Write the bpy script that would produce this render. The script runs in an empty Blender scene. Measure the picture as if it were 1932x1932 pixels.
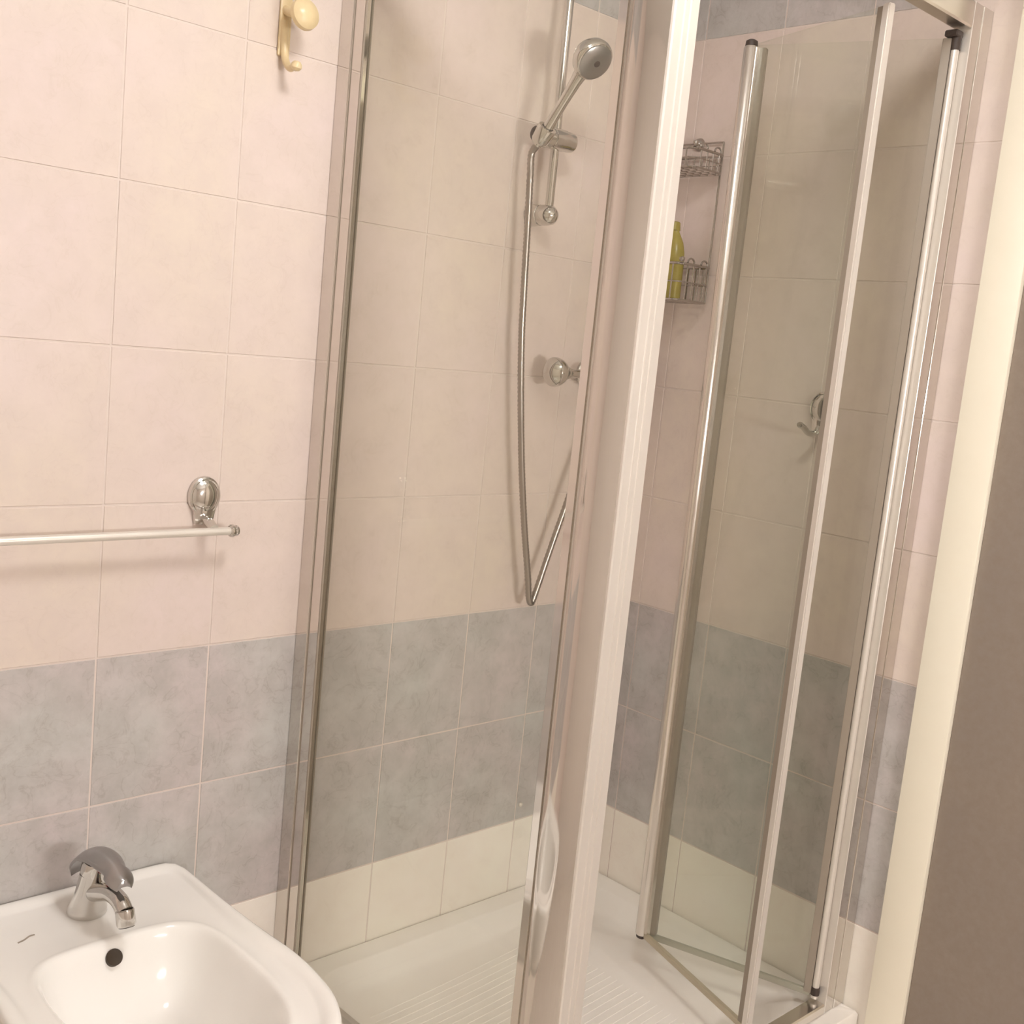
import bpy, bmesh, math, random
from mathutils import Vector, Matrix
random.seed(7)
S = bpy.context.scene
C = S.collection
H = 1.2                       # height of the top edge of the grey tile band above the floor

# ---------------------------------------------------------------- camera, light level
yaw, pitch, roll = -0.77198, 0.14610, 0.09992
cy_, sy_ = math.cos(yaw), math.sin(yaw)
cp_, sp_ = math.cos(pitch), math.sin(pitch)
def rz(v): return Vector((cy_*v[0]-sy_*v[1], sy_*v[0]+cy_*v[1], v[2]))
right = rz((1, 0, 0)); fwd = rz((0, cp_, -sp_)); up = rz((0, sp_, cp_))
r2 = right*math.cos(roll)+up*math.sin(roll)
u2 = -right*math.sin(roll)+up*math.cos(roll)
cam = bpy.data.cameras.new('camera'); camo = bpy.data.objects.new('camera', cam); C.objects.link(camo)
cam.sensor_width = 36; cam.sensor_height = 36; cam.sensor_fit = 'HORIZONTAL'
cam.lens = 2153.79/1932*36
cam.clip_start = 0.02
camo.matrix_world = Matrix(((r2.x, u2.x, -fwd.x, -2.0348), (r2.y, u2.y, -fwd.y, -1.7159),
                            (r2.z, u2.z, -fwd.z, 0.5647+H), (0, 0, 0, 1)))
S.camera = camo
S.view_settings.view_transform = 'Standard'; S.view_settings.look = 'None'
S.view_settings.gamma = 1; S.view_settings.use_curve_mapping = False
S.view_settings.exposure = -0.06
w = bpy.data.worlds.new('world'); S.world = w; w.use_nodes = True
w.node_tree.nodes['Background'].inputs[0].default_value = (0.9, 0.85, 0.8, 1)
w.node_tree.nodes['Background'].inputs[1].default_value = 0.05
LAMP_POS = (-1.15, -1.0, 1.5)
LAMP_STRENGTH = 42.0
LAMP_COLOR = (1.0, 0.985, 0.965, 1)
FILL_STRENGTH = 104.0  # added fill light behind the camera, evens out the walls and shower

# ---------------------------------------------------------------- materials
def srgb(r, g, b):
    f = lambda c: (c/255/12.92) if c/255 <= .04045 else ((c/255+.055)/1.055)**2.4
    return (f(r), f(g), f(b), 1)
def mat(name, col, rough=.4, metal=0., spec=.5, coat=0.):
    m = bpy.data.materials.new(name); m.use_nodes = True
    b = m.node_tree.nodes['Principled BSDF']
    b.inputs['Base Color'].default_value = col; b.inputs['Roughness'].default_value = rough
    b.inputs['Metallic'].default_value = metal; b.inputs['Specular IOR Level'].default_value = spec
    b.inputs['Coat Weight'].default_value = coat
    return m
def noise_mat(name, c1, c2, c3, rough, scale1, scale2, vein=.0, veincol=None, spec=.5):
    """mottled ceramic: slow colour drift, fine cloudiness and a few darker veins"""
    m = mat(name, c1, rough, spec=spec); nt = m.node_tree; N = nt.nodes; L = nt.links; b = N['Principled BSDF']
    geo = N.new('ShaderNodeNewGeometry')
    oi = N.new('ShaderNodeObjectInfo')
    off = N.new('ShaderNodeVectorMath'); off.operation = 'SCALE'
    comb = N.new('ShaderNodeCombineXYZ')
    for i in range(3): L.new(oi.outputs['Random'], comb.inputs[i])
    L.new(comb.outputs[0], off.inputs[0]); off.inputs['Scale'].default_value = 9.0
    add = N.new('ShaderNodeVectorMath'); add.operation = 'ADD'
    L.new(geo.outputs['Position'], add.inputs[0]); L.new(off.outputs[0], add.inputs[1])
    n1 = N.new('ShaderNodeTexNoise'); n1.inputs['Scale'].default_value = scale1; n1.inputs['Detail'].default_value = 3
    n2 = N.new('ShaderNodeTexNoise'); n2.inputs['Scale'].default_value = scale2; n2.inputs['Detail'].default_value = 8
    n2.inputs['Roughness'].default_value = .68
    L.new(geo.outputs['Position'], n1.inputs['Vector']); L.new(add.outputs[0], n2.inputs['Vector'])
    r1 = N.new('ShaderNodeValToRGB'); r1.color_ramp.elements[0].position = .38; r1.color_ramp.elements[1].position = .62
    r1.color_ramp.elements[0].color = c1; r1.color_ramp.elements[1].color = c2
    L.new(n1.outputs[0], r1.inputs[0])
    r2_ = N.new('ShaderNodeMapRange'); r2_.inputs['From Min'].default_value = .36; r2_.inputs['From Max'].default_value = .66
    L.new(n2.outputs[0], r2_.inputs['Value'])
    mx = N.new('ShaderNodeMix'); mx.data_type = 'RGBA'
    sc = N.new('ShaderNodeMath'); sc.operation = 'MULTIPLY'; sc.inputs[1].default_value = .75
    L.new(r2_.outputs[0], sc.inputs[0]); L.new(sc.outputs[0], mx.inputs['Factor'])
    L.new(r1.outputs[0], mx.inputs['A']); mx.inputs['B'].default_value = c3
    out = mx.outputs['Result']
    if vein:
        n3 = N.new('ShaderNodeTexNoise'); n3.inputs['Scale'].default_value = scale2*1.3; n3.inputs['Detail'].default_value = 5
        n3.inputs['Distortion'].default_value = 1.2
        L.new(add.outputs[0], n3.inputs['Vector'])
        a = N.new('ShaderNodeMath'); a.operation = 'SUBTRACT'; a.inputs[1].default_value = .5; L.new(n3.outputs[0], a.inputs[0])
        ab = N.new('ShaderNodeMath'); ab.operation = 'ABSOLUTE'; L.new(a.outputs[0], ab.inputs[0])
        mr = N.new('ShaderNodeMapRange'); mr.inputs['From Min'].default_value = 0; mr.inputs['From Max'].default_value = .025
        mr.inputs['To Min'].default_value = vein; mr.inputs['To Max'].default_value = 0; L.new(ab.outputs[0], mr.inputs['Value'])
        # veins come and go
        ml = N.new('ShaderNodeMath'); ml.operation = 'MULTIPLY'; L.new(mr.outputs[0], ml.inputs[0]); L.new(r2_.outputs[0], ml.inputs[1])
        m2 = N.new('ShaderNodeMix'); m2.data_type = 'RGBA'; L.new(ml.outputs[0], m2.inputs['Factor'])
        L.new(out, m2.inputs['A']); m2.inputs['B'].default_value = veincol; out = m2.outputs['Result']
    L.new(out, b.inputs['Base Color'])
    return m
M = {}
M['pink'] = noise_mat('rose beige tile', srgb(231, 214, 208), srgb(231, 216, 203), srgb(223, 207, 198), .32, 3.2, 16, .35, srgb(214, 197, 184), .35)
M['grey'] = noise_mat('grey stone tile', srgb(202, 199, 195), srgb(208, 197, 195), srgb(180, 175, 170), .3, 4, 15, .5, srgb(160, 151, 144), .35)
M['cream'] = noise_mat('cream tile', srgb(252, 246, 234), srgb(252, 243, 234), srgb(248, 238, 227), .3, 4, 14, .1, srgb(220, 204, 186), .35)
M['grout'] = noise_mat('grout', srgb(232, 218, 209), srgb(232, 218, 210), srgb(228, 213, 204), .8, 5, 60)
M['paint'] = noise_mat('wall paint', srgb(238, 229, 220), srgb(238, 229, 222), srgb(235, 226, 217), .7, 2, 12)
M['ceiling'] = noise_mat('ceiling paint', srgb(242, 239, 234), srgb(242, 239, 235), srgb(240, 236, 231), .8, 2, 12)
M['floor'] = noise_mat('floor tile', srgb(232, 224, 214), srgb(230, 222, 212), srgb(222, 212, 202), .4, 3, 14)
M['door'] = noise_mat('brown door', srgb(152, 139, 127), srgb(148, 136, 126), srgb(144, 130, 118), .55, 3, 60, spec=.25)
M['casing'] = noise_mat('cream gloss paint', srgb(255, 248, 230), srgb(255, 247, 228), srgb(253, 245, 226), .35, 2, 10)
M['ceramic'] = noise_mat('white sanitary ceramic', srgb(253, 249, 245), srgb(253, 250, 244), srgb(251, 247, 242), .12, 2, 8)
M['acrylic'] = noise_mat('white tray acrylic', srgb(252, 247, 240), srgb(252, 245, 239), srgb(249, 242, 234), .3, 3, 10)
def metal(name, col, rough, scale=300.):
    m = mat(name, col, rough, 1.); nt = m.node_tree; N = nt.nodes; L = nt.links; b = N['Principled BSDF']
    n = N.new('ShaderNodeTexNoise'); n.inputs['Scale'].default_value = 22; n.inputs['Detail'].default_value = 4
    tc = N.new('ShaderNodeTexCoord'); L.new(tc.outputs['Object'], n.inputs['Vector'])
    mr = N.new('ShaderNodeMapRange'); mr.inputs['To Min'].default_value = rough*.75; mr.inputs['To Max'].default_value = rough*1.35
    L.new(n.outputs[0], mr.inputs['Value']); L.new(mr.outputs[0], b.inputs['Roughness'])
    return m
M['chrome'] = metal('chrome', (.66, .64, .61, 1), .10)
M['polished'] = metal('polished aluminium', (.80, .76, .73, 1), .07)
M['satin'] = metal('satin aluminium', (.82, .77, .71, 1), .34)
M['satin'].node_tree.nodes['Principled BSDF'].inputs['Metallic'].default_value = .45
M['brushed'] = metal('brushed aluminium', (.78, .74, .69, 1), .22)
M['dull'] = metal('dull grey metal', (.42, .41, .41, 1), .3)
M['wire'] = metal('caddy wire', (.5, .47, .44, 1), .2)
M['seamgrey'] = mat('profile seam', srgb(176, 162, 148), .4)
M['wallprofile'] = metal('polished wall profile', (.70, .67, .63, 1), .06)
M['hose'] = metal('metal hose', (.40, .36, .33, 1), .3)
M['dark'] = mat('dark plastic', srgb(70, 58, 52), .5)
M['hole'] = mat('dark drain hole', srgb(58, 44, 28), .6)
M['seal'] = mat('clear seal', srgb(196, 184, 160), .35)
M['sealgreen'] = mat('grey green seal', srgb(176, 172, 156), .35)
M['gasket'] = mat('grey gasket', srgb(160, 148, 134), .45)
M['ivory'] = noise_mat('ivory plastic', srgb(233, 212, 172), srgb(233, 212, 168), srgb(224, 200, 156), .3, 8, 30)
M['yellow'] = noise_mat('yellow bottle plastic', srgb(186, 172, 96), srgb(178, 164, 88), srgb(164, 148, 76), .25, 8, 30)
M['red'] = mat('red dot', srgb(140, 50, 52), .4)
def glass(name, tint, haze):
    m = bpy.data.materials.new(name); m.use_nodes = True; nt = m.node_tree; N = nt.nodes; L = nt.links; N.clear()
    o = N.new('ShaderNodeOutputMaterial'); t = N.new('ShaderNodeBsdfTransparent'); t.inputs[0].default_value = tint
    g = N.new('ShaderNodeBsdfGlossy'); g.inputs['Roughness'].default_value = .01; g.inputs[0].default_value = (.95, .95, .93, 1)
    d = N.new('ShaderNodeBsdfDiffuse'); d.inputs[0].default_value = (.8, .78, .72, 1)
    lw = N.new('ShaderNodeLayerWeight'); lw.inputs[0].default_value = .5   # facing term, same from both sides
    pw = N.new('ShaderNodeMath'); pw.operation = 'POWER'; pw.inputs[1].default_value = 5.0
    L.new(lw.outputs['Facing'], pw.inputs[0])
    mr = N.new('ShaderNodeMapRange'); mr.inputs['To Min'].default_value = .025; mr.inputs['To Max'].default_value = .9
    L.new(pw.outputs[0], mr.inputs['Value'])
    nz = N.new('ShaderNodeTexNoise'); nz.inputs['Scale'].default_value = 6; nz.inputs['Detail'].default_value = 6
    geo = N.new('ShaderNodeNewGeometry'); L.new(geo.outputs['Position'], nz.inputs['Vector'])
    hz = N.new('ShaderNodeMath'); hz.operation = 'MULTIPLY'; hz.inputs[1].default_value = haze*2; L.new(nz.outputs[0], hz.inputs[0])
    m1 = N.new('ShaderNodeMixShader'); L.new(hz.outputs[0], m1.inputs[0]); L.new(t.outputs[0], m1.inputs[1]); L.new(d.outputs[0], m1.inputs[2])
    m2 = N.new('ShaderNodeMixShader'); L.new(mr.outputs[0], m2.inputs[0]); L.new(m1.outputs[0], m2.inputs[1]); L.new(g.outputs[0], m2.inputs[2])
    L.new(m2.outputs[0], o.inputs[0])
    return m
M['glass'] = glass('shower glass', (.986, .993, .968, 1), .005)
M['doorglass'] = glass('door glass', (.966, .973, .952, 1), .005)
M['diffuser'] = bpy.data.materials.new('lamp diffuser'); M['diffuser'].use_nodes = True
_b = M['diffuser'].node_tree.nodes['Principled BSDF']
_b.inputs['Base Color'].default_value = (.9, .88, .85, 1)
_b.inputs['Emission Color'].default_value = LAMP_COLOR; _b.inputs['Emission Strength'].default_value = LAMP_STRENGTH

# ---------------------------------------------------------------- helpers
def V(x, y, z): return Vector((x, y, z))
def box(bm, x0, x1, y0, y1, z0, z1, bev=0., seg=1):
    vs = [bm.verts.new((x, y, z)) for x in (x0, x1) for y in (y0, y1) for z in (z0, z1)]
    fs = [(0, 1, 3, 2), (4, 6, 7, 5), (0, 4, 5, 1), (2, 3, 7, 6), (0, 2, 6, 4), (1, 5, 7, 3)]
    f = [bm.faces.new([vs[i] for i in q]) for q in fs]
    if bev:
        es = list({e for q in f for e in q.edges})
        bmesh.ops.bevel(bm, geom=es, offset=bev, segments=seg, affect='EDGES', profile=.5)
def frame(d):
    d = d.normalized(); a = V(0, 0, 1) if abs(d.z) < .9 else V(1, 0, 0)
    x = d.cross(a).normalized(); return x, d.cross(x).normalized()
def tube(bm, pts, rad, seg=16, caps=True):
    pts = [Vector(p) for p in pts]; n = len(pts)
    if not hasattr(rad, '__len__'): rad = [rad]*n
    rings = []; x = None
    for i, p in enumerate(pts):
        d = (pts[min(i+1, n-1)]-pts[max(i-1, 0)]).normalized()
        if x is None: x, y = frame(d)
        else:
            x = (x-d*x.dot(d)).normalized(); y = d.cross(x)
        y = d.cross(x)
        rings.append([bm.verts.new(p+(x*math.cos(2*math.pi*k/seg)+y*math.sin(2*math.pi*k/seg))*rad[i]) for k in range(seg)])
    for a, b in zip(rings, rings[1:]):
        for k in range(seg): bm.faces.new((a[k], a[(k+1) % seg], b[(k+1) % seg], b[k]))
    if caps: bm.faces.new(rings[0][::-1]); bm.faces.new(rings[-1])
def lathe(bm, o, axis, prof, seg=32, xa=None, sx=1., sy=1.):
    """prof: (distance along axis, radius)"""
    o = Vector(o); axis = Vector(axis).normalized(); x, y = frame(axis)
    if xa is not None: x = Vector(xa).normalized(); y = axis.cross(x)
    rings = []
    for h, r in prof:
        if r < 1e-6: rings.append([bm.verts.new(o+axis*h)])
        else: rings.append([bm.verts.new(o+axis*h+x*sx*r*math.cos(2*math.pi*k/seg)+y*sy*r*math.sin(2*math.pi*k/seg)) for k in range(seg)])
    for a, b in zip(rings, rings[1:]):
        if len(a) == 1 and len(b) == 1: continue
        for k in range(seg):
            k2 = (k+1) % seg
            if len(a) == 1: bm.faces.new((a[0], b[k2], b[k]))
            elif len(b) == 1: bm.faces.new((a[k], a[k2], b[0]))
            else: bm.faces.new((a[k], a[k2], b[k2], b[k]))
    if len(rings[0]) > 1: bm.faces.new(rings[0][::-1])
    if len(rings[-1]) > 1: bm.faces.new(rings[-1])
def spline(pts, n=8):
    P = [Vector(p) for p in pts]; P = [P[0]*2-P[1]]+P+[P[-1]*2-P[-2]]; out = []
    for i in range(1, len(P)-2):
        for k in range(n):
            t = k/n; a, b, c, d = P[i-1:i+3]
            out.append(.5*((2*b)+(-a+c)*t+(2*a-5*b+4*c-d)*t*t+(-a+3*b-3*c+d)*t**3))
    out.append(P[-2]); return out
def mesh(name, bm, m, smooth=True, ang=35):
    bmesh.ops.recalc_face_normals(bm, faces=bm.faces)
    me = bpy.data.meshes.new(name); bm.to_mesh(me); bm.free(); me.materials.append(m)
    if smooth:
        me.polygons.foreach_set('use_smooth', [True]*len(me.polygons))
        me.set_sharp_from_angle(angle=math.radians(ang))
    return me
def obj(name, bm, m, parent=None, smooth=True, label=None, ang=35):
    """geometry is written in room coordinates (heights from the band's top edge)"""
    bm.transform(Matrix.Translation((0, 0, H)))
    if parent is None:
        zs = [v.co for v in bm.verts]; c = Vector((sum(v.x for v in zs)/len(zs), sum(v.y for v in zs)/len(zs), min(v.z for v in zs)))
    else: c = Vector(parent['origin'])
    bm.transform(Matrix.Translation(-c))
    me = mesh(name, bm, m, smooth, ang)
    o = bpy.data.objects.new(name, me); C.objects.link(o); o['origin'] = list(c)
    if parent is None: o.location = c
    else: o.parent = parent
    if label: o['label'] = label
    return o
def thing(name, loc, label, cat, group=None):
    o = bpy.data.objects.new(name, None); C.objects.link(o); o.location = (loc[0], loc[1], loc[2]+H)
    o['origin'] = [loc[0], loc[1], loc[2]+H]; o['label'] = label; o['category'] = cat
    if group: o['group'] = group
    o.empty_display_size = .05
    return o
def tag(o, label, cat):
    o['label'] = label; o['category'] = cat; return o
def struct(name, bm, m, label, cat='wall', **k):
    o = obj(name, bm, m, **k); o['kind'] = 'structure'; o['label'] = label; o['category'] = cat; return o
B = bmesh.new
ZF, ZC = -1.2, 1.52
XL, YF = -2.95, -2.75
ZT, ZM = -.504, -.674           # bottom of grey band, top of tray rim

# ---------------------------------------------------------------- room shell
RC = .0013                       # depth of the joints
bm = B(); box(bm, XL-.1, .1, RC, .1, ZF-.1, ZC+.1)
wall_back = struct('wall_back', bm, M['grout'], 'tiled back wall behind the washbasin and the shower, rose beige above a grey band', smooth=False)
bm = B(); box(bm, RC, .1, YF-.1, RC, ZF-.1, ZC+.1)
wall_right = struct('wall_right', bm, M['grout'], 'tiled right wall inside and beside the shower, rose beige above a grey band', smooth=False)
bm = B(); box(bm, XL-.1, XL, YF-.1, RC, ZF-.1, ZC+.1)
struct('wall_left', bm, M['paint'], 'plain pale wall at the left of the room', smooth=False)
bm = B(); box(bm, XL, RC, YF-.1, YF, ZF-.1, ZC+.1)
struct('wall_front', bm, M['paint'], 'plain pale wall opposite the washbasin', smooth=False)
bm = B(); box(bm, XL, RC, YF, RC, ZF-.1, ZF)
struct('floor', bm, M['floor'], 'beige floor of the bathroom', 'floor', smooth=False)
bm = B(); box(bm, XL, RC, YF, RC, ZC, ZC+.1)
struct('ceiling', bm, M['ceiling'], 'pale painted ceiling of the bathroom', 'ceiling', smooth=False)

# tiles: rows from the top down
rows = []
for k in range(5): rows.append((k*.25, (k+1)*.25, 'pink'))
rows.append((1.25, 1.5, 'grey'))
rows += [(-.252, 0, 'grey'), (ZT, -.252, 'grey'), (-.754, ZT, 'cream'), (-1.004, -.754, 'cream'), (ZF, -1.004, 'cream')]
J = .0016                        # half a joint
tile_mesh = {}
def tile(parent, wd, ht, mname, loc, side):
    key = (round(wd, 4), round(ht, 4), mname, side)
    if key not in tile_mesh:
        b = B()
        a, c = wd/2-J, ht/2-J
        e = .0006
        # plate with chamfered arris, 3 mm proud of the joint
        if side == 'A':
            P = [(-a, RC, -c), (a, RC, -c), (a, RC, c), (-a, RC, c)]; Q = [(-a, e, -c), (a, e, -c), (a, e, c), (-a, e, c)]
            T = [(-a+e, 0, -c+e), (a-e, 0, -c+e), (a-e, 0, c-e), (-a+e, 0, c-e)]
        else:
            P = [(RC, -a, -c), (RC, a, -c), (RC, a, c), (RC, -a, c)]; Q = [(e, -a, -c), (e, a, -c), (e, a, c), (e, -a, c)]
            T = [(0, -a+e, -c+e), (0, a-e, -c+e), (0, a-e, c-e), (0, -a+e, c-e)]
        R = [[b.verts.new(v) for v in L] for L in (P, Q, T)]
        for u, v in zip(R, R[1:]):
            for k in range(4): b.faces.new((u[k], u[(k+1) % 4], v[(k+1) % 4], v[k]))
        b.faces.new(R[-1]); b.faces.new(R[0][::-1])
        tile_mesh[key] = mesh('tile', b, M[mname], False)
    o = bpy.data.objects.new('tile', tile_mesh[key]); C.objects.link(o); o.parent = parent
    o.location = Vector(loc)-Vector(parent['origin'])
    return o
def lay(parent, side, first, ncol, end=None):
    edges = [0, first]+[first+.2*k for k in range(1, ncol+1)]
    if end: edges = [e for e in edges if e < end-.02]+[end]
    for z0, z1, mn in rows:
        for a, b_ in zip(edges, edges[1:]):
            s = random.uniform(-.0002, .0002)
            m_ = -(a+b_)/2
            loc = (m_, s, (z0+z1)/2+H) if side == 'A' else (s, m_, (z0+z1)/2+H)
            tile(parent, b_-a, z1-z0, mn, loc, side)
lay(wall_back, 'A', .059, 10)
lay(wall_right, 'B', .077, 4, .771)

# door casing and door leaf on the right wall
t = B(); box(t, -.016, RC+.002, -.846, -.772, ZF, 1.22, .003, 2)
box(t, -.016, RC+.002, -1.72, -.772, 1.2201, 1.295, .003, 2); box(t, -.016, RC+.002, -1.72, -1.646, ZF, 1.22, .003, 2)
struct('trim_1', t, M['casing'], 'cream door casing right of the shower, in front of the brown door', 'casing')
d = B(); box(d, -.004, RC+.001, -1.646, -.846, ZF+.005, 1.22, .001)
door = struct('door_1', d, M['door'], 'plain brown door at the right edge behind the cream casing', 'door')
d = B(); lathe(d, (-.004, -1.58, -.15), (-1, 0, 0), [(0, .022), (.006, .022), (.008, .01), (.04, .009)]); tube(d, [(-.044, -1.585, -.15), (-.044, -1.47, -.15)], .009)
obj('door_handle', d, M['chrome'], door)

# ---------------------------------------------------------------- shower tray
tray = thing('shower_tray', (-.45, -.37, ZF), 'white raised shower tray with a ribbed floor in the tiled corner', 'tray')
X0, X1, Y0, Y1 = -.905, -.0008, -.752, -.0008
def rr(x0, x1, y0, y1, r, n=8):
    out = []
    for cx, cy, a0 in ((x1-r, y1-r, 0), (x0+r, y1-r, 90), (x0+r, y0+r, 180), (x1-r, y0+r, 270)):
        for k in range(n+1):
            a = math.radians(a0+90*k/n); out.append((cx+r*math.cos(a), cy+r*math.sin(a)))
    return out
def loft(bm, loops, close=True):
    R = [[bm.verts.new(p) for p in L] for L in loops]; n = len(R[0])
    for a, b_ in zip(R, R[1:]):
        for k in range(n): bm.faces.new((a[k], a[(k+1) % n], b_[(k+1) % n], b_[k]))
    if close: bm.faces.new(R[0][::-1]); bm.faces.new(R[-1])
def ring(x0, x1, y0, y1, r, z): return [(x, y, z) for x, y in rr(x0, x1, y0, y1, r)]
b = B()
loft(b, [ring(X0, X1, Y0, Y1, .004, ZF+.001), ring(X0, X1, Y0, Y1, .004, ZM-.006), ring(X0+.004, X1-.004, Y0+.004, Y1-.004, .004, ZM),
         ring(X0+.07, X1-.052, Y0+.085, Y1-.048, .07, ZM), ring(X0+.074, X1-.056, Y0+.089, Y1-.052, .07, ZM-.003),
         ring(X0+.10, X1-.078, Y0+.112, Y1-.075, .08, ZM-.040), ring(X0+.112, X1-.09, Y0+.124, Y1-.087, .08, ZM-.047),
         ring(X0+.135, X1-.112, Y0+.15, Y1-.112, .07, ZM-.05)])
obj('tray_body', b, M['acrylic'], tray, ang=50)
b = B()
for k in range(26):
    y = -.14-k*.018
    pts = [(x, y+.02*math.sin((x+.42)*4), ZM-.0503) for x in [(-.76+.50*i/10) for i in range(11)]]
    tube(b, pts, .0012, 6)
o = obj('grip_rib', b, M['acrylic'], tray); o['kind'] = 'stuff'
b = B(); lathe(b, (-.45, -.328, ZM-.0502), (0, 0, 1), [(0, .045), (.003, .045), (.005, .04), (.005, .0)], 32)
obj('drain_cover', b, M['chrome'], tray)

# ---------------------------------------------------------------- shower enclosure
enc = thing('shower_enclosure', (-.45, -.70, ZM), 'glass corner shower enclosure with silver profiles and a folded door', 'shower enclosure')
ZB, ZTOP = ZM+.0005, 1.225
# profile fixed to the back wall: outer channel, inner channel, gasket lips
b = B(); box(b, -.884, -.858, -.036, -.0006, ZB, ZTOP, .0008)
wp = obj('wall_profile', b, M['wallprofile'], enc)
b = B(); box(b, -.8815, -.8675, -.0665, -.0345, ZB, ZTOP, .0008); obj('inner_profile', b, M['wallprofile'], wp)
b = B(); box(b, -.8830, -.8795, -.0700, -.0665, ZB, ZTOP, .0006); obj('gasket', b, M['gasket'], wp)
b = B(); box(b, -.8690, -.8668, -.0700, -.0665, ZB, ZTOP, .0006); obj('gasket', b, M['gasket'], wp)
b = B(); box(b, -.8835, -.8818, -.0375, -.0363, ZB, ZTOP); obj('seam', b, M['seamgrey'], wp)
# fixed side pane
b = B(); box(b, -.8775, -.8715, -.642, -.067, ZM+.022, 1.19, .0006)
obj('glass_pane', b, M['glass'], enc)
b = B(); box(b, -.886, -.857, -.632, -.074, ZB, ZM+.024, .003); obj('bottom_rail', b, M['brushed'], enc)
b = B(); box(b, -.886, -.857, -.632, -.074, 1.185, ZTOP, .003); obj('top_rail', b, M['brushed'], enc)
# corner post: polished outer faces
def prism(bm, poly, z0, z1):
    loft(bm, [[(x, y, z0) for x, y in poly], [(x, y, z1) for x, y in poly]])
poly = [(-.882, -.6375), (-.8825, -.6385), (-.8825, -.6525), (-.8795, -.6535), (-.8795, -.6575), (-.884, -.6585)]
for k in range(1, 15):
    tt = k/14; poly.append((-.8845+.002*(1-tt)+.017*tt**2.4, -.6585-.0600*tt))
poly += [(-.845, -.7185), (-.845, -.6375)]
b = B(); prism(b, poly, ZB, ZTOP+.004)
post = obj('corner_post', b, M['wallprofile'], enc, ang=25)
poly = [(-.8715, -.7188), (-.8715, -.7225), (-.8695, -.7245), (-.8555, -.7245), (-.8545, -.7228), (-.8525, -.7228), (-.8515, -.7245), (-.8435, -.7245), (-.8425, -.7228),
        (-.8410, -.7228), (-.840, -.7245), (-.8245, -.7245), (-.8225, -.7225), (-.8225, -.69), (-.8445, -.69), (-.8445, -.7188)]
b = B(); prism(b, poly, ZB, ZTOP+.004)
obj('door_stop_profile', b, M['satin'], post, label='bright satin front profile of the corner post', ang=20)
# rails across the entrance
b = B(); box(b, -.8225, -.0715, -.716, -.684, 1.180, ZTOP, .003); obj('top_rail', b, M['brushed'], enc)
b = B(); box(b, -.8225, -.0715, -.716, -.684, ZB, ZM+.022, .003); obj('bottom_rail', b, M['brushed'], enc)
# profile on the right wall
b = B(); box(b, -.037, -.0006, -.7155, -.692, ZB, ZTOP, .0008)
wp2 = obj('wall_profile', b, M['wallprofile'], enc)
b = B(); box(b, -.0685, -.0355, -.7140, -.694, ZB, ZTOP, .0008); obj('inner_profile', b, M['wallprofile'], wp2)
b = B(); box(b, -.0712, -.0686, -.7150, -.690, ZB, ZTOP, .0008); obj('cover_strip', b, M['satin'], wp2)
# folded door: two leaves
P3, P1, P2 = V(-.080, -.694, 0), V(-.192, -.345, 0), V(-.298, -.687, 0)
DZ0, DZ1 = ZM+.036, 1.163
def leaf(a, c, ra, rc):
    d = (c-a).normalized(); n = V(-d.y, d.x, 0)*.003
    p, q = a+d*ra, c-d*rc
    b = B(); prism(b, [((p+n).x, (p+n).y), ((q+n).x, (q+n).y), ((q-n).x, (q-n).y), ((p-n).x, (p-n).y)], DZ0+.004, DZ1)
    o = obj('door_leaf', b, M['doorglass'], enc, smooth=False)
    return o, d
def strip(parent, name, a, d, l0, l1, th, z0, z1, m, bev=0.):
    n = V(-d.y, d.x, 0)*th/2; p, q = a+d*l0, a+d*l1
    b = B(); prism(b, [((p+n).x, (p+n).y), ((q+n).x, (q+n).y), ((q-n).x, (q-n).y), ((p-n).x, (p-n).y)], z0, z1)
    if bev: bmesh.ops.bevel(b, geom=list(b.edges), offset=bev, segments=2, affect='EDGES')
    return obj(name, b, m, parent)
l1, d1 = leaf(P3, P1, .008, .010)
l2, d2 = leaf(P1, P2, .010, .012)
b = B(); lathe(b, (P3.x, P3.y, DZ0-.008), (0, 0, 1), [(0, .0068), (DZ1-DZ0+.012, .0068)], 24); obj('pivot_profile', b, M['satin'], l1)
strip(l1, 'side_profile', P3, d1, .007, .022, .011, DZ0, DZ1, M['gasket'], .001)
b = B(); box(b, P3.x-.016, P3.x+.0075, P3.y-.008, P3.y+.016, DZ1+.001, DZ1+.012, .002); lathe(b, (P3.x, P3.y, DZ1-.02), (0, 0, 1), [(0, .0085), (.024, .0085)], 16); obj('pivot_cap', b, M['dark'], l1, label='dark upper pivot cap')
b = B(); lathe(b, (P3.x, P3.y, DZ0-.001), (0, 0, 1), [(0, .0085), (.016, .0085)], 16); obj('pivot_cap', b, M['dark'], l1, label='dark lower pivot cap')
# middle fold: round hinge column with a gasket leaf
b = B(); lathe(b, (P1.x-.003, P1.y, DZ0-.002), (0, 0, 1), [(0, .0115), (.004, .0135), (DZ1-DZ0-.004, .0135), (DZ1-DZ0, .0115)], 28)
hp = obj('hinge_profile', b, M['brushed'], l1)
b = B(); lathe(b, (P1.x-.003, P1.y, DZ1-.002), (0, 0, 1), [(0, .012), (.009, .011), (.012, .006)], 24); obj('end_cap', b, M['dark'], l1, label='dark cap on the upper end of the fold')
b = B(); lathe(b, (P1.x-.003, P1.y, DZ0-.010), (0, 0, 1), [(0, .007), (.003, .011), (.009, .012)], 24); obj('end_cap', b, M['dark'], l1, label='dark cap on the lower end of the fold')
strip(l1, 'fold_gasket', P1, -d1, .008, .030, .014, DZ0+.006, DZ1-.006, M['gasket'], .001)
strip(l2, 'side_profile', P1, d2, .009, .020, .010, DZ0+.006, DZ1-.006, M['brushed'], .001)
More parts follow.
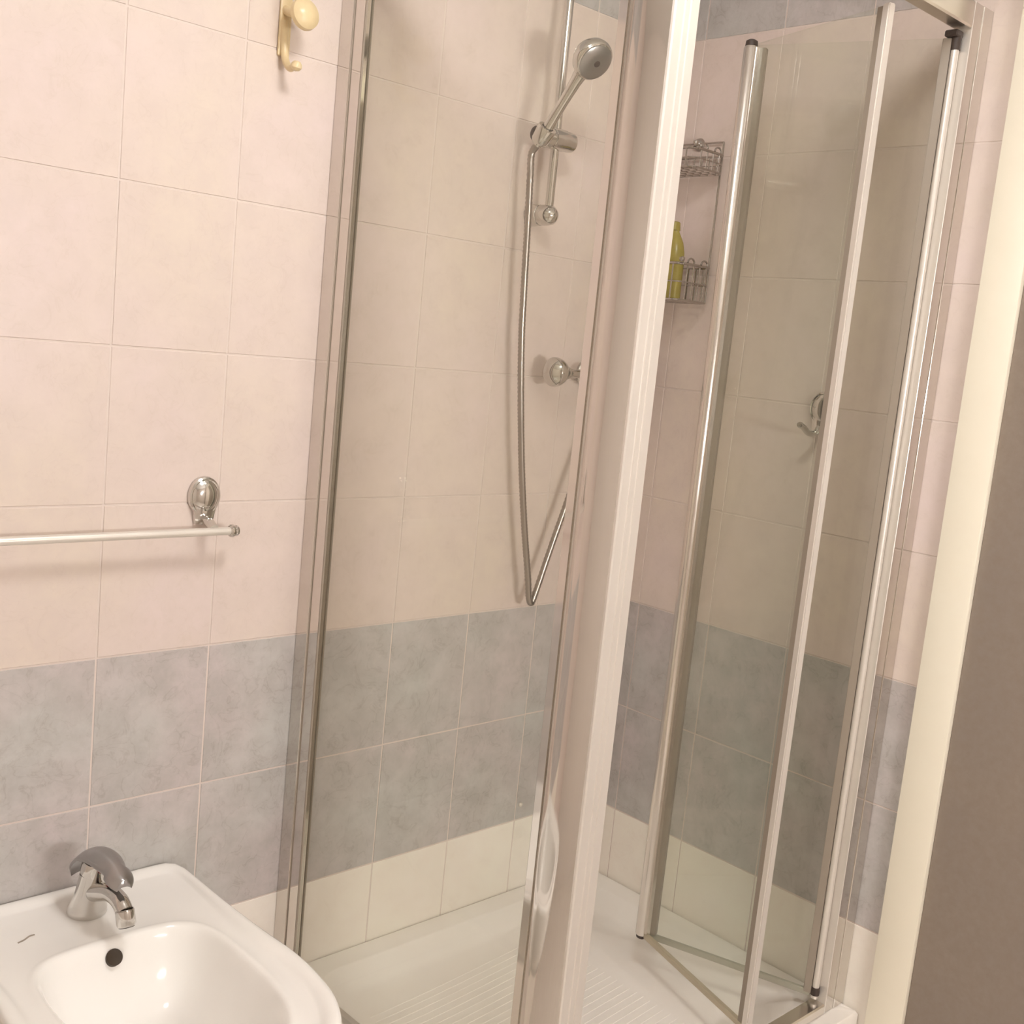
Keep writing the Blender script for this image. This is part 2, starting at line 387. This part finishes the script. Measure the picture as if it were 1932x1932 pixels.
strip(l2, 'closing_profile', P2, -d2, -.004, .012, .014, DZ0, DZ1+.002, M['satin'], .002)
strip(l2, 'magnet_gasket', P2, -d2, .012, .026, .009, DZ0, DZ1, M['gasket'], .001)
strip(l1, 'bottom_seal', P3, d1, .01, .366, .009, DZ0-.006, DZ0+.006, M['sealgreen'], .001)
strip(l2, 'bottom_seal', P1, d2, .01, .354, .010, DZ0-.006, DZ0+.006, M['seal'], .001)

# ---------------------------------------------------------------- washbasin
BX = -1.297
ZR = -.38
half = [(.0, -.003), (.155, -.003), (.180, -.008), (.193, -.024), (.1955, -.06), (.196, -.12), (.197, -.20), (.201, -.29), (.2065, -.37),
        (.202, -.44), (.187, -.51), (.150, -.57), (.09, -.598), (.0, -.605)]
hs = spline([(x, y, 0) for x, y in half], 6)
outl = [(p.x, p.y) for p in hs]+[(-p.x, p.y) for p in hs[-2:0:-1]]
bc = (0., -.345)
def cast(poly_, ang):
    dx, dy = math.cos(ang), math.sin(ang); best = 0
    n = len(poly_)
    for i in range(n):
        x1, y1 = poly_[i][0]-bc[0], poly_[i][1]-bc[1]; x2, y2 = poly_[(i+1) % n][0]-bc[0], poly_[(i+1) % n][1]-bc[1]
        ex, ey = x2-x1, y2-y1; den = dx*ey-dy*ex
        if abs(den) < 1e-12: continue
        t_ = (x1*ey-y1*ex)/den; s_ = (x1*dy-y1*dx)/den
        if -1e-6 <= s_ <= 1+1e-6 and t_ > best: best = t_
    return best
def bowl_r(ang):
    a, bb, e = .142, (.162 if math.sin(ang) > 0 else .215), (4.2 if math.sin(ang) > 0 else 2.6)
    return (abs(math.cos(ang)/a)**e+abs(math.sin(ang)/bb)**e)**(-1/e)
NA = 144
angs = [2*math.pi*k/NA+.0001 for k in range(NA)]
Ro = [cast(outl, a) for a in angs]; Rb = [bowl_r(a) for a in angs]
loops = []
def lp(fn): loops.append([(BX+bc[0]+fn(i)[0]*math.cos(a), bc[1]+fn(i)[0]*math.sin(a), ZR+fn(i)[1]) for i, a in enumerate(angs)])
# underside
lp(lambda i: (Ro[i]*.25, -.205)); lp(lambda i: (Ro[i]*.55, -.19)); lp(lambda i: (Ro[i]*.82, -.12)); lp(lambda i: (Ro[i]-.012, -.05)); lp(lambda i: (Ro[i]-.003, -.025)); lp(lambda i: (Ro[i], -.012))
for dx_, dz_ in ((.0, -.007), (.002, -.0025), (.006, 0), (.012, .0005), (.018, -.0006), (.024, -.0035), (.029, -.0065), (.034, -.0078)):
    lp(lambda i: (Ro[i]-dx_, dz_))
def mid(t_, z_): lp(lambda i: ((Ro[i]-.034)*(1-t_)+(Rb[i]+.014)*t_, z_))
mid(.33, -.0085); mid(.66, -.0085)
for dx_, dz_ in ((.014, -.0082), (.009, -.0070), (.005, -.0062), (.001, -.0064), (-.003, -.0085), (-.006, -.0125), (-.010, -.020), (-.014, -.031), (-.019, -.045), (-.026, -.062), (-.036, -.082), (-.052, -.103), (-.072, -.118)):
    lp(lambda i: (Rb[i]+dx_, dz_))
lp(lambda i: ((Rb[i]-.072)*.6, -.127)); lp(lambda i: ((Rb[i]-.072)*.25, -.131)); lp(lambda i: (.008, -.132))
b = B(); loft(b, loops)
basin = thing('washbasin', (BX, -.3, ZR-.2), 'white ceramic washbasin with a raised rim fixed to the back wall', 'washbasin')
obj('basin_bowl', b, M['ceramic'], basin, ang=60)
# overflow hole in the sloping back of the bowl
hn = V(0, -.78, .62).normalized()
b = B(); lathe(b, (BX-.002, -.1985, ZR-.0285), hn, [(-.010, .0125), (.0028, .0125), (.0035, .0118), (.0030, .0105), (.0025, 0)], 32, xa=(1, 0, 0))
obj('overflow_hole', b, M['hole'], basin, label='dark round overflow hole')
b = B(); lathe(b, (BX, bc[1], ZR-.1318), (0, 0, 1), [(0, .03), (.003, .03), (.004, .026), (.002, .02), (.002, 0)], 32); obj('drain', b, M['chrome'], basin)
b = B(); tube(b, spline([(-1.412, -.118, ZR-.0078), (-1.402, -.115, ZR-.0075), (-1.392, -.109, ZR-.0075), (-1.384, -.108, ZR-.0078)]), .0011, 6)
obj('printed_mark', b, M['gasket'], basin, label='faint grey printed mark on the deck')

# ---------------------------------------------------------------- faucet
FX, FY, FZ = -1.293, -.084, ZR-.0084
fa = thing('basin_faucet', (FX, FY, FZ), 'chrome single-lever mixer faucet standing on the washbasin deck', 'faucet')
b = B(); L_ = []
lathe(b, (FX, FY, FZ), (0, 0, 1), [(0, .029), (.003, .0305), (.010, .030), (.018, .027), (.030, .0245), (.046, .0225), (.062, .0212), (.074, .0205)], 36)
for v in b.verts: v.co.y -= .24*(v.co.z-FZ)*min(1, (v.co.z-FZ)/.03)
obj('body', b, M['chrome'], fa)
b = B(); lathe(b, (FX, FY-.018, FZ+.0745), V(0, -.22, 1), [(0, .0192), (.0015, .0205), (.018, .0200), (.023, .018)], 32)
obj('cartridge_collar', b, M['chrome'], fa)
b = B()
sp = spline([(FX, FY-.010, FZ+.040), (FX, FY-.040, FZ+.052), (FX+.001, FY-.075, FZ+.065), (FX+.002, FY-.105, FZ+.066), (FX+.003, FY-.124, FZ+.055)], 6)
tube(b, sp, [.0165-.0035*min(1, i/12) for i in range(len(sp))], 24)
spo = obj('spout', b, M['chrome'], fa)
b = B(); ax = V(0, -.36, -.93).normalized(); ao = V(FX+.003, FY-.1225, FZ+.059)
lathe(b, ao, ax, [(0, .0137), (.001, .0128), (.002, .0142), (.022, .0142), (.025, .0125), (.0255, 0)], 28); obj('aerator', b, M['chrome'], spo)
b = B(); lathe(b, ao+ax*.0256, ax, [(0, .0118), (.0006, .0118), (.0006, 0)], 24); obj('nozzle', b, M['dark'], spo)
# domed lever reaching forward over the spout
prof_ = spline([(0, .022, .074), (0, .012, .094), (0, -.014, .115), (0, -.048, .124), (0, -.084, .122), (0, -.110, .114), (0, -.124, .107)], 4)
b = B(); top = []; bot = []; n_ = len(prof_)-1; NW = 12
for i, q in enumerate(prof_):
    u = i/n_
    wd = (.012+.0155*math.sin(math.pi*min(1, u*1.15+.12))**.7) if u < .75 else .0215-.010*((u-.75)/.25)**2
    wd = max(wd, .011)
    rt, rb = [], []
    for j in range(NW+1):
        s_ = -1+2*j/NW; x = FX+wd*s_
        drop = .013*(abs(s_)**2.2)
        rt.append(b.verts.new((x, FY+q.y, FZ+q.z-drop))); rb.append(b.verts.new((x*1., FY+q.y-(.004 if u < .3 else 0), FZ+q.z-drop-.010*(1-.8*abs(s_)**2)-.001)))
    top.append(rt); bot.append(rb)
for i in range(n_):
    for j in range(NW):
        b.faces.new((top[i][j], top[i][j+1], top[i+1][j+1], top[i+1][j])); b.faces.new((bot[i][j], bot[i+1][j], bot[i+1][j+1], bot[i][j+1]))
    for j in (0, NW): b.faces.new((top[i][j], top[i+1][j], bot[i+1][j], bot[i][j]))
for i in (0, n_):
    for j in range(NW): b.faces.new((top[i][j], top[i][j+1], bot[i][j+1], bot[i][j]))
lev = obj('lever', b, M['dull'], fa, ang=60, label='domed grey lever on top')
b = B(); lathe(b, (FX, FY-.043, FZ+.090), (0, -1, .1), [(0, .006), (.002, .006), (.002, 0)], 16); obj('temperature_dot', b, M['red'], fa, label='small red dot under the lever')

# ---------------------------------------------------------------- towel bar
tb = thing('towel_bar', (-1.25, 0, .17), 'thin chrome towel bar with an oval wall plate above the washbasin', 'towel bar')
def oval_plate(parent, at, name='wall_plate'):
    """oval domed plate on a collar; at = (point on wall, outward normal)"""
    o, n = at; b = B()
    side = n.cross(V(0, 0, 1))
    lathe(b, o, n, [(0, .0285), (.004, .029), (.008, .028), (.010, .0255), (.009, .0235), (.011, .021), (.014, .017), (.016, .010), (.0165, 0)], 40, xa=side, sx=1.0, sy=1.16)
    return obj(name, b, M['chrome'], parent)
def neck(b, o, n, w0, w1, z0, z1, y0, y1):
    s = n.cross(V(0, 0, 1)); L = []
    for k in range(5):
        t_ = k/4; wv = w0+(w1-w0)*t_**.7; z = z0+(z1-z0)*t_
        L.append([tuple(o+s*a*wv+n*c+V(0, 0, z)) for a, c in ((-1, y0), (1, y0), (1, y1*.8), (.5, y1), (-.5, y1), (-1, y1*.8))])
    loft(b, L)
nA = V(0, -1, 0)
for x in (-1.088, -1.72):
    pl = oval_plate(tb, (V(x, -.0008, .262), nA))
    b = B(); neck(b, V(x, -.0008, .262), nA, .021, .0155, -.018, -.047, .0005, .011); obj('neck', b, M['chrome'], pl)
    b = B(); tube(b, spline([(x, -.008, .226), (x, -.026, .221), (x, -.043, .2125)]), .0085, 16); obj('bracket_arm', b, M['chrome'], pl)
b = B(); lathe(b, (-1.745, -.045, .209), (1, 0, 0), [(0, .0068), (.692, .0068)], 20); obj('bar', b, M['satin'], tb)
for x, s in ((-1.057, 1), (-1.742, -1)):
    b = B(); lathe(b, (x, -.045, .209), (s, 0, 0), [(-.003, .0085), (-.001, .0105), (.003, .011), (.006, .0095), (.007, .008), (.009, .0095), (.012, .0085), (.014, .004), (.0145, 0)], 24)
    obj('end_cap', b, M['chrome'], tb)

# ---------------------------------------------------------------- ivory hook high on the back wall
hk = thing('wall_hook', (-.985, 0, .97), 'ivory double hook high on the back wall, left of the shower glass', 'hook')
b = B(); box(b, -1.004, -.982, -.006, -.0008, .990, 1.11, .0025, 2); obj('back_plate', b, M['ivory'], hk)
b = B(); pts = spline([(-.995, -.004, 1.045), (-.995, -.008, 1.012), (-.995, -.014, .985), (-.995, -.030, .969), (-.995, -.046, .971)], 6)
tube(b, pts, [.0068-.0012*i/(len(pts)-1) for i in range(len(pts))], 16); pr = obj('lower_prong', b, M['ivory'], hk)
b = B(); lathe(b, (-.995, -.047, .962), (0, -.3, 1), [(0, 0), (.002, .006), (.007, .0095), (.012, .0085), (.016, .005), (.017, 0)], 20); obj('prong_tip', b, M['ivory'], pr)
b = B(); tube(b, spline([(-.993, -.004, 1.062), (-.993, -.030, 1.054), (-.993, -.050, 1.046)]), .008, 16); pr = obj('upper_prong', b, M['ivory'], hk)
b = B(); lathe(b, (-.992, -.044, 1.047), (0, -1, .15), [(0, .006), (.005, .019), (.012, .025), (.020, .024), (.026, .017), (.029, .008), (.030, 0)], 28); obj('knob', b, M['ivory'], pr)

# ---------------------------------------------------------------- shower rail
RX, RY = -.395, -.050
sr = thing('shower_rail', (RX, RY, .80), 'vertical chrome shower rail with a sliding holder on the back wall', 'shower rail')
b = B(); lathe(b, (RX, RY, .815), (0, 0, 1), [(0, .0085), (.56, .0085)], 24); obj('rail', b, M['chrome'], sr)
for z in (.823, 1.37):
    b = B(); lathe(b, (RX, -.0008, z), (0, -1, 0), [(0, .0205), (.003, .0215), (.028, .0205), (.029, .0190), (.031, .0190), (.032, .0205), (.048, .0205), (.058, .0185), (.065, .013), (.069, .006), (.070, 0)], 32)
    obj('rail_bracket', b, M['chrome'], sr)
b = B(); lathe(b, (-.456, RY-.008, .968), (1, 0, 0), [(0, .016), (.003, .0195), (.036, .0205), (.037, .0190), (.039, .0190), (.040, .0205), (.074, .0205), (.078, .019), (.088, .0195), (.096, .0185), (.099, .015), (.099, 0)], 32)
sl = obj('slider', b, M['chrome'], sr)
hd = V(0, -.62, .785).normalized()
HB = V(-.457, -.078, .965)
b = B(); lathe(b, HB-hd*.018, hd, [(0, .0155), (.004, .0175), (.030, .0195), (.034, .0185), (.034, .012), (.0, .012)], 28); obj('cone_holder', b, M['chrome'], sl)
b = B(); lathe(b, (-.4565, RY-.008, .968), (-1, 0, 0), [(0, .015), (.004, .014), (.006, .010), (.006, 0)], 24); obj('end_plug', b, M['dark'], sl)

hsw = thing('hand_shower', HB, 'chrome hand shower with a round head resting in the rail holder', 'hand shower')
b = B(); pts = [HB-hd*.024, HB-hd*.006, HB+hd*.02, HB+hd*.07, HB+hd*.115, HB+hd*.140]
tube(b, pts, [.0085, .0112, .0105, .0095, .011, .014], 24); obj('handle', b, M['chrome'], hsw)
hc = HB+hd*.168
hn2 = V(-.10, -.80, -.60).normalized()
b = B(); lathe(b, hc-hn2*.026, hn2, [(0, 0), (.0015, .010), (.006, .021), (.014, .0305), (.024, .0365), (.034, .0385), (.041, .037), (.044, .0335)], 40)
hh = obj('shower_head', b, M['chrome'], hsw, ang=60)
b = B(); lathe(b, hc+hn2*.0175, hn2, [(0, .0325), (.003, .0325), (.006, .027), (.0075, .012), (.0078, 0)], 36); obj('spray_face', b, M['dull'], hh)
b = B(); x_, y_ = frame(hn2)
for rad_, n_ in ((.010, 6), (.018, 12), (.025, 18)):
    for k in range(n_):
        a = 2*math.pi*k/n_; lathe(b, hc+hn2*(.0225-.02*(rad_/.03)**3*.2)+(x_*math.cos(a)+y_*math.sin(a))*rad_, hn2, [(0, .0013), (.0025, .001)], 6)
o = obj('spray_nozzle', b, M['dark'], hh); o['kind'] = 'stuff'
b = B(); lathe(b, hc+hn2*.025, hn2, [(0, .006), (.0012, .006), (.0012, 0)], 16); obj('centre_cap', b, M['dark'], hh)

# ---------------------------------------------------------------- mixer (mostly behind the corner post) and hose
mx_ = thing('shower_mixer', (-.16, -.06, .50), 'chrome shower mixer on the back wall with a round bell-shaped knob', 'mixer')
MY, MZ = -.062, .515
b = B(); lathe(b, (-.245, MY, MZ), (1, 0, 0), [(0, .015), (.004, .020), (.010, .022), (.130, .022), (.136, .020), (.140, .015)], 32); obj('body', b, M['chrome'], mx_)
for x in (-.185, -.125):
    b = B(); lathe(b, (x, -.0008, MZ), (0, -1, 0), [(0, .030), (.006, .030), (.014, .018), (.045, .013)], 28); obj('wall_flange', b, M['chrome'], mx_)
b = B(); lathe(b, (-.244, MY, MZ), (-1, 0, 0), [(0, .014), (.008, .0100), (.034, .0085), (.054, .0090), (.059, .0125), (.062, .0135), (.066, .0140), (.072, .0175), (.081, .0245), (.090, .0290), (.098, .0305), (.103, .0300), (.1035, .0280), (.106, .0280), (.111, .0235), (.117, .015), (.120, .006), (.1205, 0)], 40)
obj('knob', b, M['chrome'], mx_)
b = B(); lathe(b, (-.105, MY, MZ), (1, 0, 0), [(0, .013), (.008, .0095), (.020, .0085), (.032, .0195), (.045, .0300), (.052, .0305), (.058, .02), (.06, 0)], 36)
obj('knob', b, M['chrome'], mx_)
b = B(); lathe(b, (-.175, MY, MZ-.020), (0, 0, -1), [(0, .011), (.012, .0105), (.014, .012), (.030, .012)], 20); obj('hose_outlet', b, M['chrome'], mx_)

b = B()
hp_ = [tuple(HB-hd*.024), tuple(HB-hd*.045), (-.4565, -.052, .885), (-.449, -.050, .80), (-.442, -.050, .68), (-.4345, -.050, .574), (-.4195, -.050, .452), (-.396, -.050, .305), (-.371, -.050, .182), (-.3475, -.050, .083),
       (-.3385, -.050, .037), (-.3300, -.050, .0235), (-.3215, -.050, .038), (-.292, -.050, .125), (-.262, -.050, .210), (-.232, -.052, .300), (-.198, -.056, .40), (-.178, MY, .46), (-.175, MY, .485)]
pts = spline(hp_, 10)
# fine rings of the spiral metal jacket
fine = []
for a, c in zip(pts, pts[1:]):
    n_ = max(1, int((c-a).length/.0035))
    for k in range(n_): fine.append(a+(c-a)*k/n_)
fine.append(pts[-1])
tube(b, fine, [.0074 if i % 2 else .0062 for i in range(len(fine))], 10)
tag(obj('shower_hose', b, M['hose'], ang=180), 'grey metal shower hose hanging in a narrow loop below the hand shower', 'hose')

# small screw head low on the grey tiles
b = B(); lathe(b, (-.247, -.0008, -.467), (0, -1, 0), [(0, .005), (.003, .005), (.005, .003), (.0055, 0)], 16)
tag(obj('screw_cap', b, M['satin']), 'tiny round metal screw cap low on the grey tiles, left of the corner post', 'screw')

# ---------------------------------------------------------------- wire caddy in the corner, on the right wall
cd = thing('wire_caddy', (-.06, -.10, .69), 'two-tier chrome wire caddy on the right wall near the shower corner', 'caddy')
def wire(b, pts, r=.002, n=1): tube(b, pts, r, 8)
CX0, CX1, CY0, CY1 = -.118, -.012, -.178, -.012
def rect(b, z, r, x0=CX0, x1=CX1, y0=CY0, y1=CY1, rr_=.018):
    L = rr(x0, x1, y0, y1, rr_, 5); n = len(L)
    pts = [V(x, y, z) for x, y in L]; pts.append(pts[0])
    tube(b, pts, r, 8, False)
for (zt, zb, nm) in ((1.000, .962, 'upper_basket'), (.765, .690, 'lower_basket')):
    b = B(); rect(b, zt, .003); rect(b, zb, .0022); rect(b, (zt+zb)/2, .0016); bk = obj(nm, b, M['wire'], cd)
    b = B()
    for k in range(7):
        y = CY0+.022+k*(CY1-CY0-.044)/6
        wire(b, [(CX1, y, zt), (CX1, y, zb), (CX0, y, zb), (CX0, y, zt)], .0017)
    for k in range(4):
        x = CX0+.022+k*(CX1-CX0-.044)/3
        wire(b, [(x, CY0, zt), (x, CY0, zb), (x, CY1, zb), (x, CY1, zt)], .0017)
    obj('basket_wire', b, M['wire'], bk)
    for x in (CX0+.03, CX1-.03):
        b = B(); pts = [(x+.011*math.cos(t_), CY0-.001, zt+.003+.009*math.sin(t_)) for t_ in [math.pi*k/8 for k in range(9)]]; tube(b, pts, .002, 8)
        obj('scroll', b, M['wire'], bk)
    b = B(); lathe(b, (CX0, CY0, zt+.003), (0, 0, 1), [(0, .0035), (.003, .006), (.008, .006), (.011, 0)], 14); obj('corner_ball', b, M['wire'], bk)
for y in (CY0+.012, CY1-.012):
    b = B(); wire(b, [(CX1+.003, y, .69), (CX1+.003, y, 1.03)], .0022); obj('upright', b, M['wire'], cd)
b = B(); lathe(b, (-.0008, -.095, 1.03), (-1, 0, 0), [(0, .014), (.006, .012), (.014, .006), (.016, 0)], 20); wire(b, [(CX1+.003, CY0+.012, 1.03), (CX1+.003, CY1-.012, 1.03)], .0022); obj('wall_mount', b, M['wire'], cd)
bt = thing('shampoo_bottle', (-.065, -.115, .6925), 'yellow bottle standing in the lower basket of the wire caddy', 'bottle')
b = B(); lathe(b, (-.067, -.108, .6925), (0, 0, 1), [(0, .024), (.003, .027), (.075, .027), (.100, .0255), (.120, .021), (.135, .014), (.143, .010), (.146, .010)], 32, xa=(0, 1, 0), sx=1.15, sy=.8); obj('bottle_body', b, M['yellow'], bt)
b = B(); lathe(b, (-.067, -.108, .8385), (0, 0, 1), [(0, .012), (.016, .0105), (.018, .008), (.018, 0)], 20); obj('bottle_cap', b, M['yellow'], bt)

# ---------------------------------------------------------------- robe hook on the right wall
rh = thing('robe_hook', (0, -.48, .45), 'chrome hook with an oval wall plate on the right wall inside the shower', 'hook')
nB = V(-1, 0, 0)
pl = oval_plate(rh, (V(-.0008, -.488, .497), nB))
b = B(); neck(b, V(-.0008, -.488, .497), nB, .021, .0150, -.018, -.052, .0005, .011); obj('neck', b, M['chrome'], pl)
b = B(); pts = spline([(-.008, -.488, .458), (-.026, -.488, .447), (-.048, -.488, .448), (-.066, -.488, .458), (-.084, -.488, .464)], 6)
tube(b, pts, [.0075, .0075]+[.006]*(len(pts)-8)+[.0055, .0055, .006, .0065, .0065, .005], 14); obj('hook_arm', b, M['chrome'], rh)

# ---------------------------------------------------------------- ceiling lamp (above the view)
lx, ly, lz = LAMP_POS
la = thing('ceiling_lamp', (lx, ly, lz), 'round ceiling lamp above the middle of the bathroom', 'lamp')
b = B(); lathe(b, (lx, ly, ZC-.0005), (0, 0, -1), [(0, .17), (.02, .17), (.022, .165)], 40); obj('lamp_base', b, M['satin'], la)
b = B(); lathe(b, (lx, ly, ZC-.0225), (0, 0, -1), [(0, .160), (.02, .158), (.045, .135), (.06, .10), (.070, .05), (.072, 0)], 40); obj('lamp_shade', b, M['diffuser'], la)

# unseen fill light behind the view, added to brighten the low parts
fill_mat = M['diffuser'].copy(); fill_mat.name = 'fill light diffuser'
fill_mat.node_tree.nodes['Principled BSDF'].inputs['Emission Strength'].default_value = FILL_STRENGTH
fill = thing('fill_light', (-1.0, YF, .5), 'long unseen fill light added on the wall opposite the washbasin', 'lamp')
b = B(); box(b, -1.28, -.72, YF+.0005, YF+.03, .45, .55, .004); obj('lamp_base', b, M['satin'], fill)
b = B(); box(b, -1.27, -.73, YF+.0305, YF+.075, .455, .545, .01, 2); obj('lamp_shade', b, fill_mat, fill)
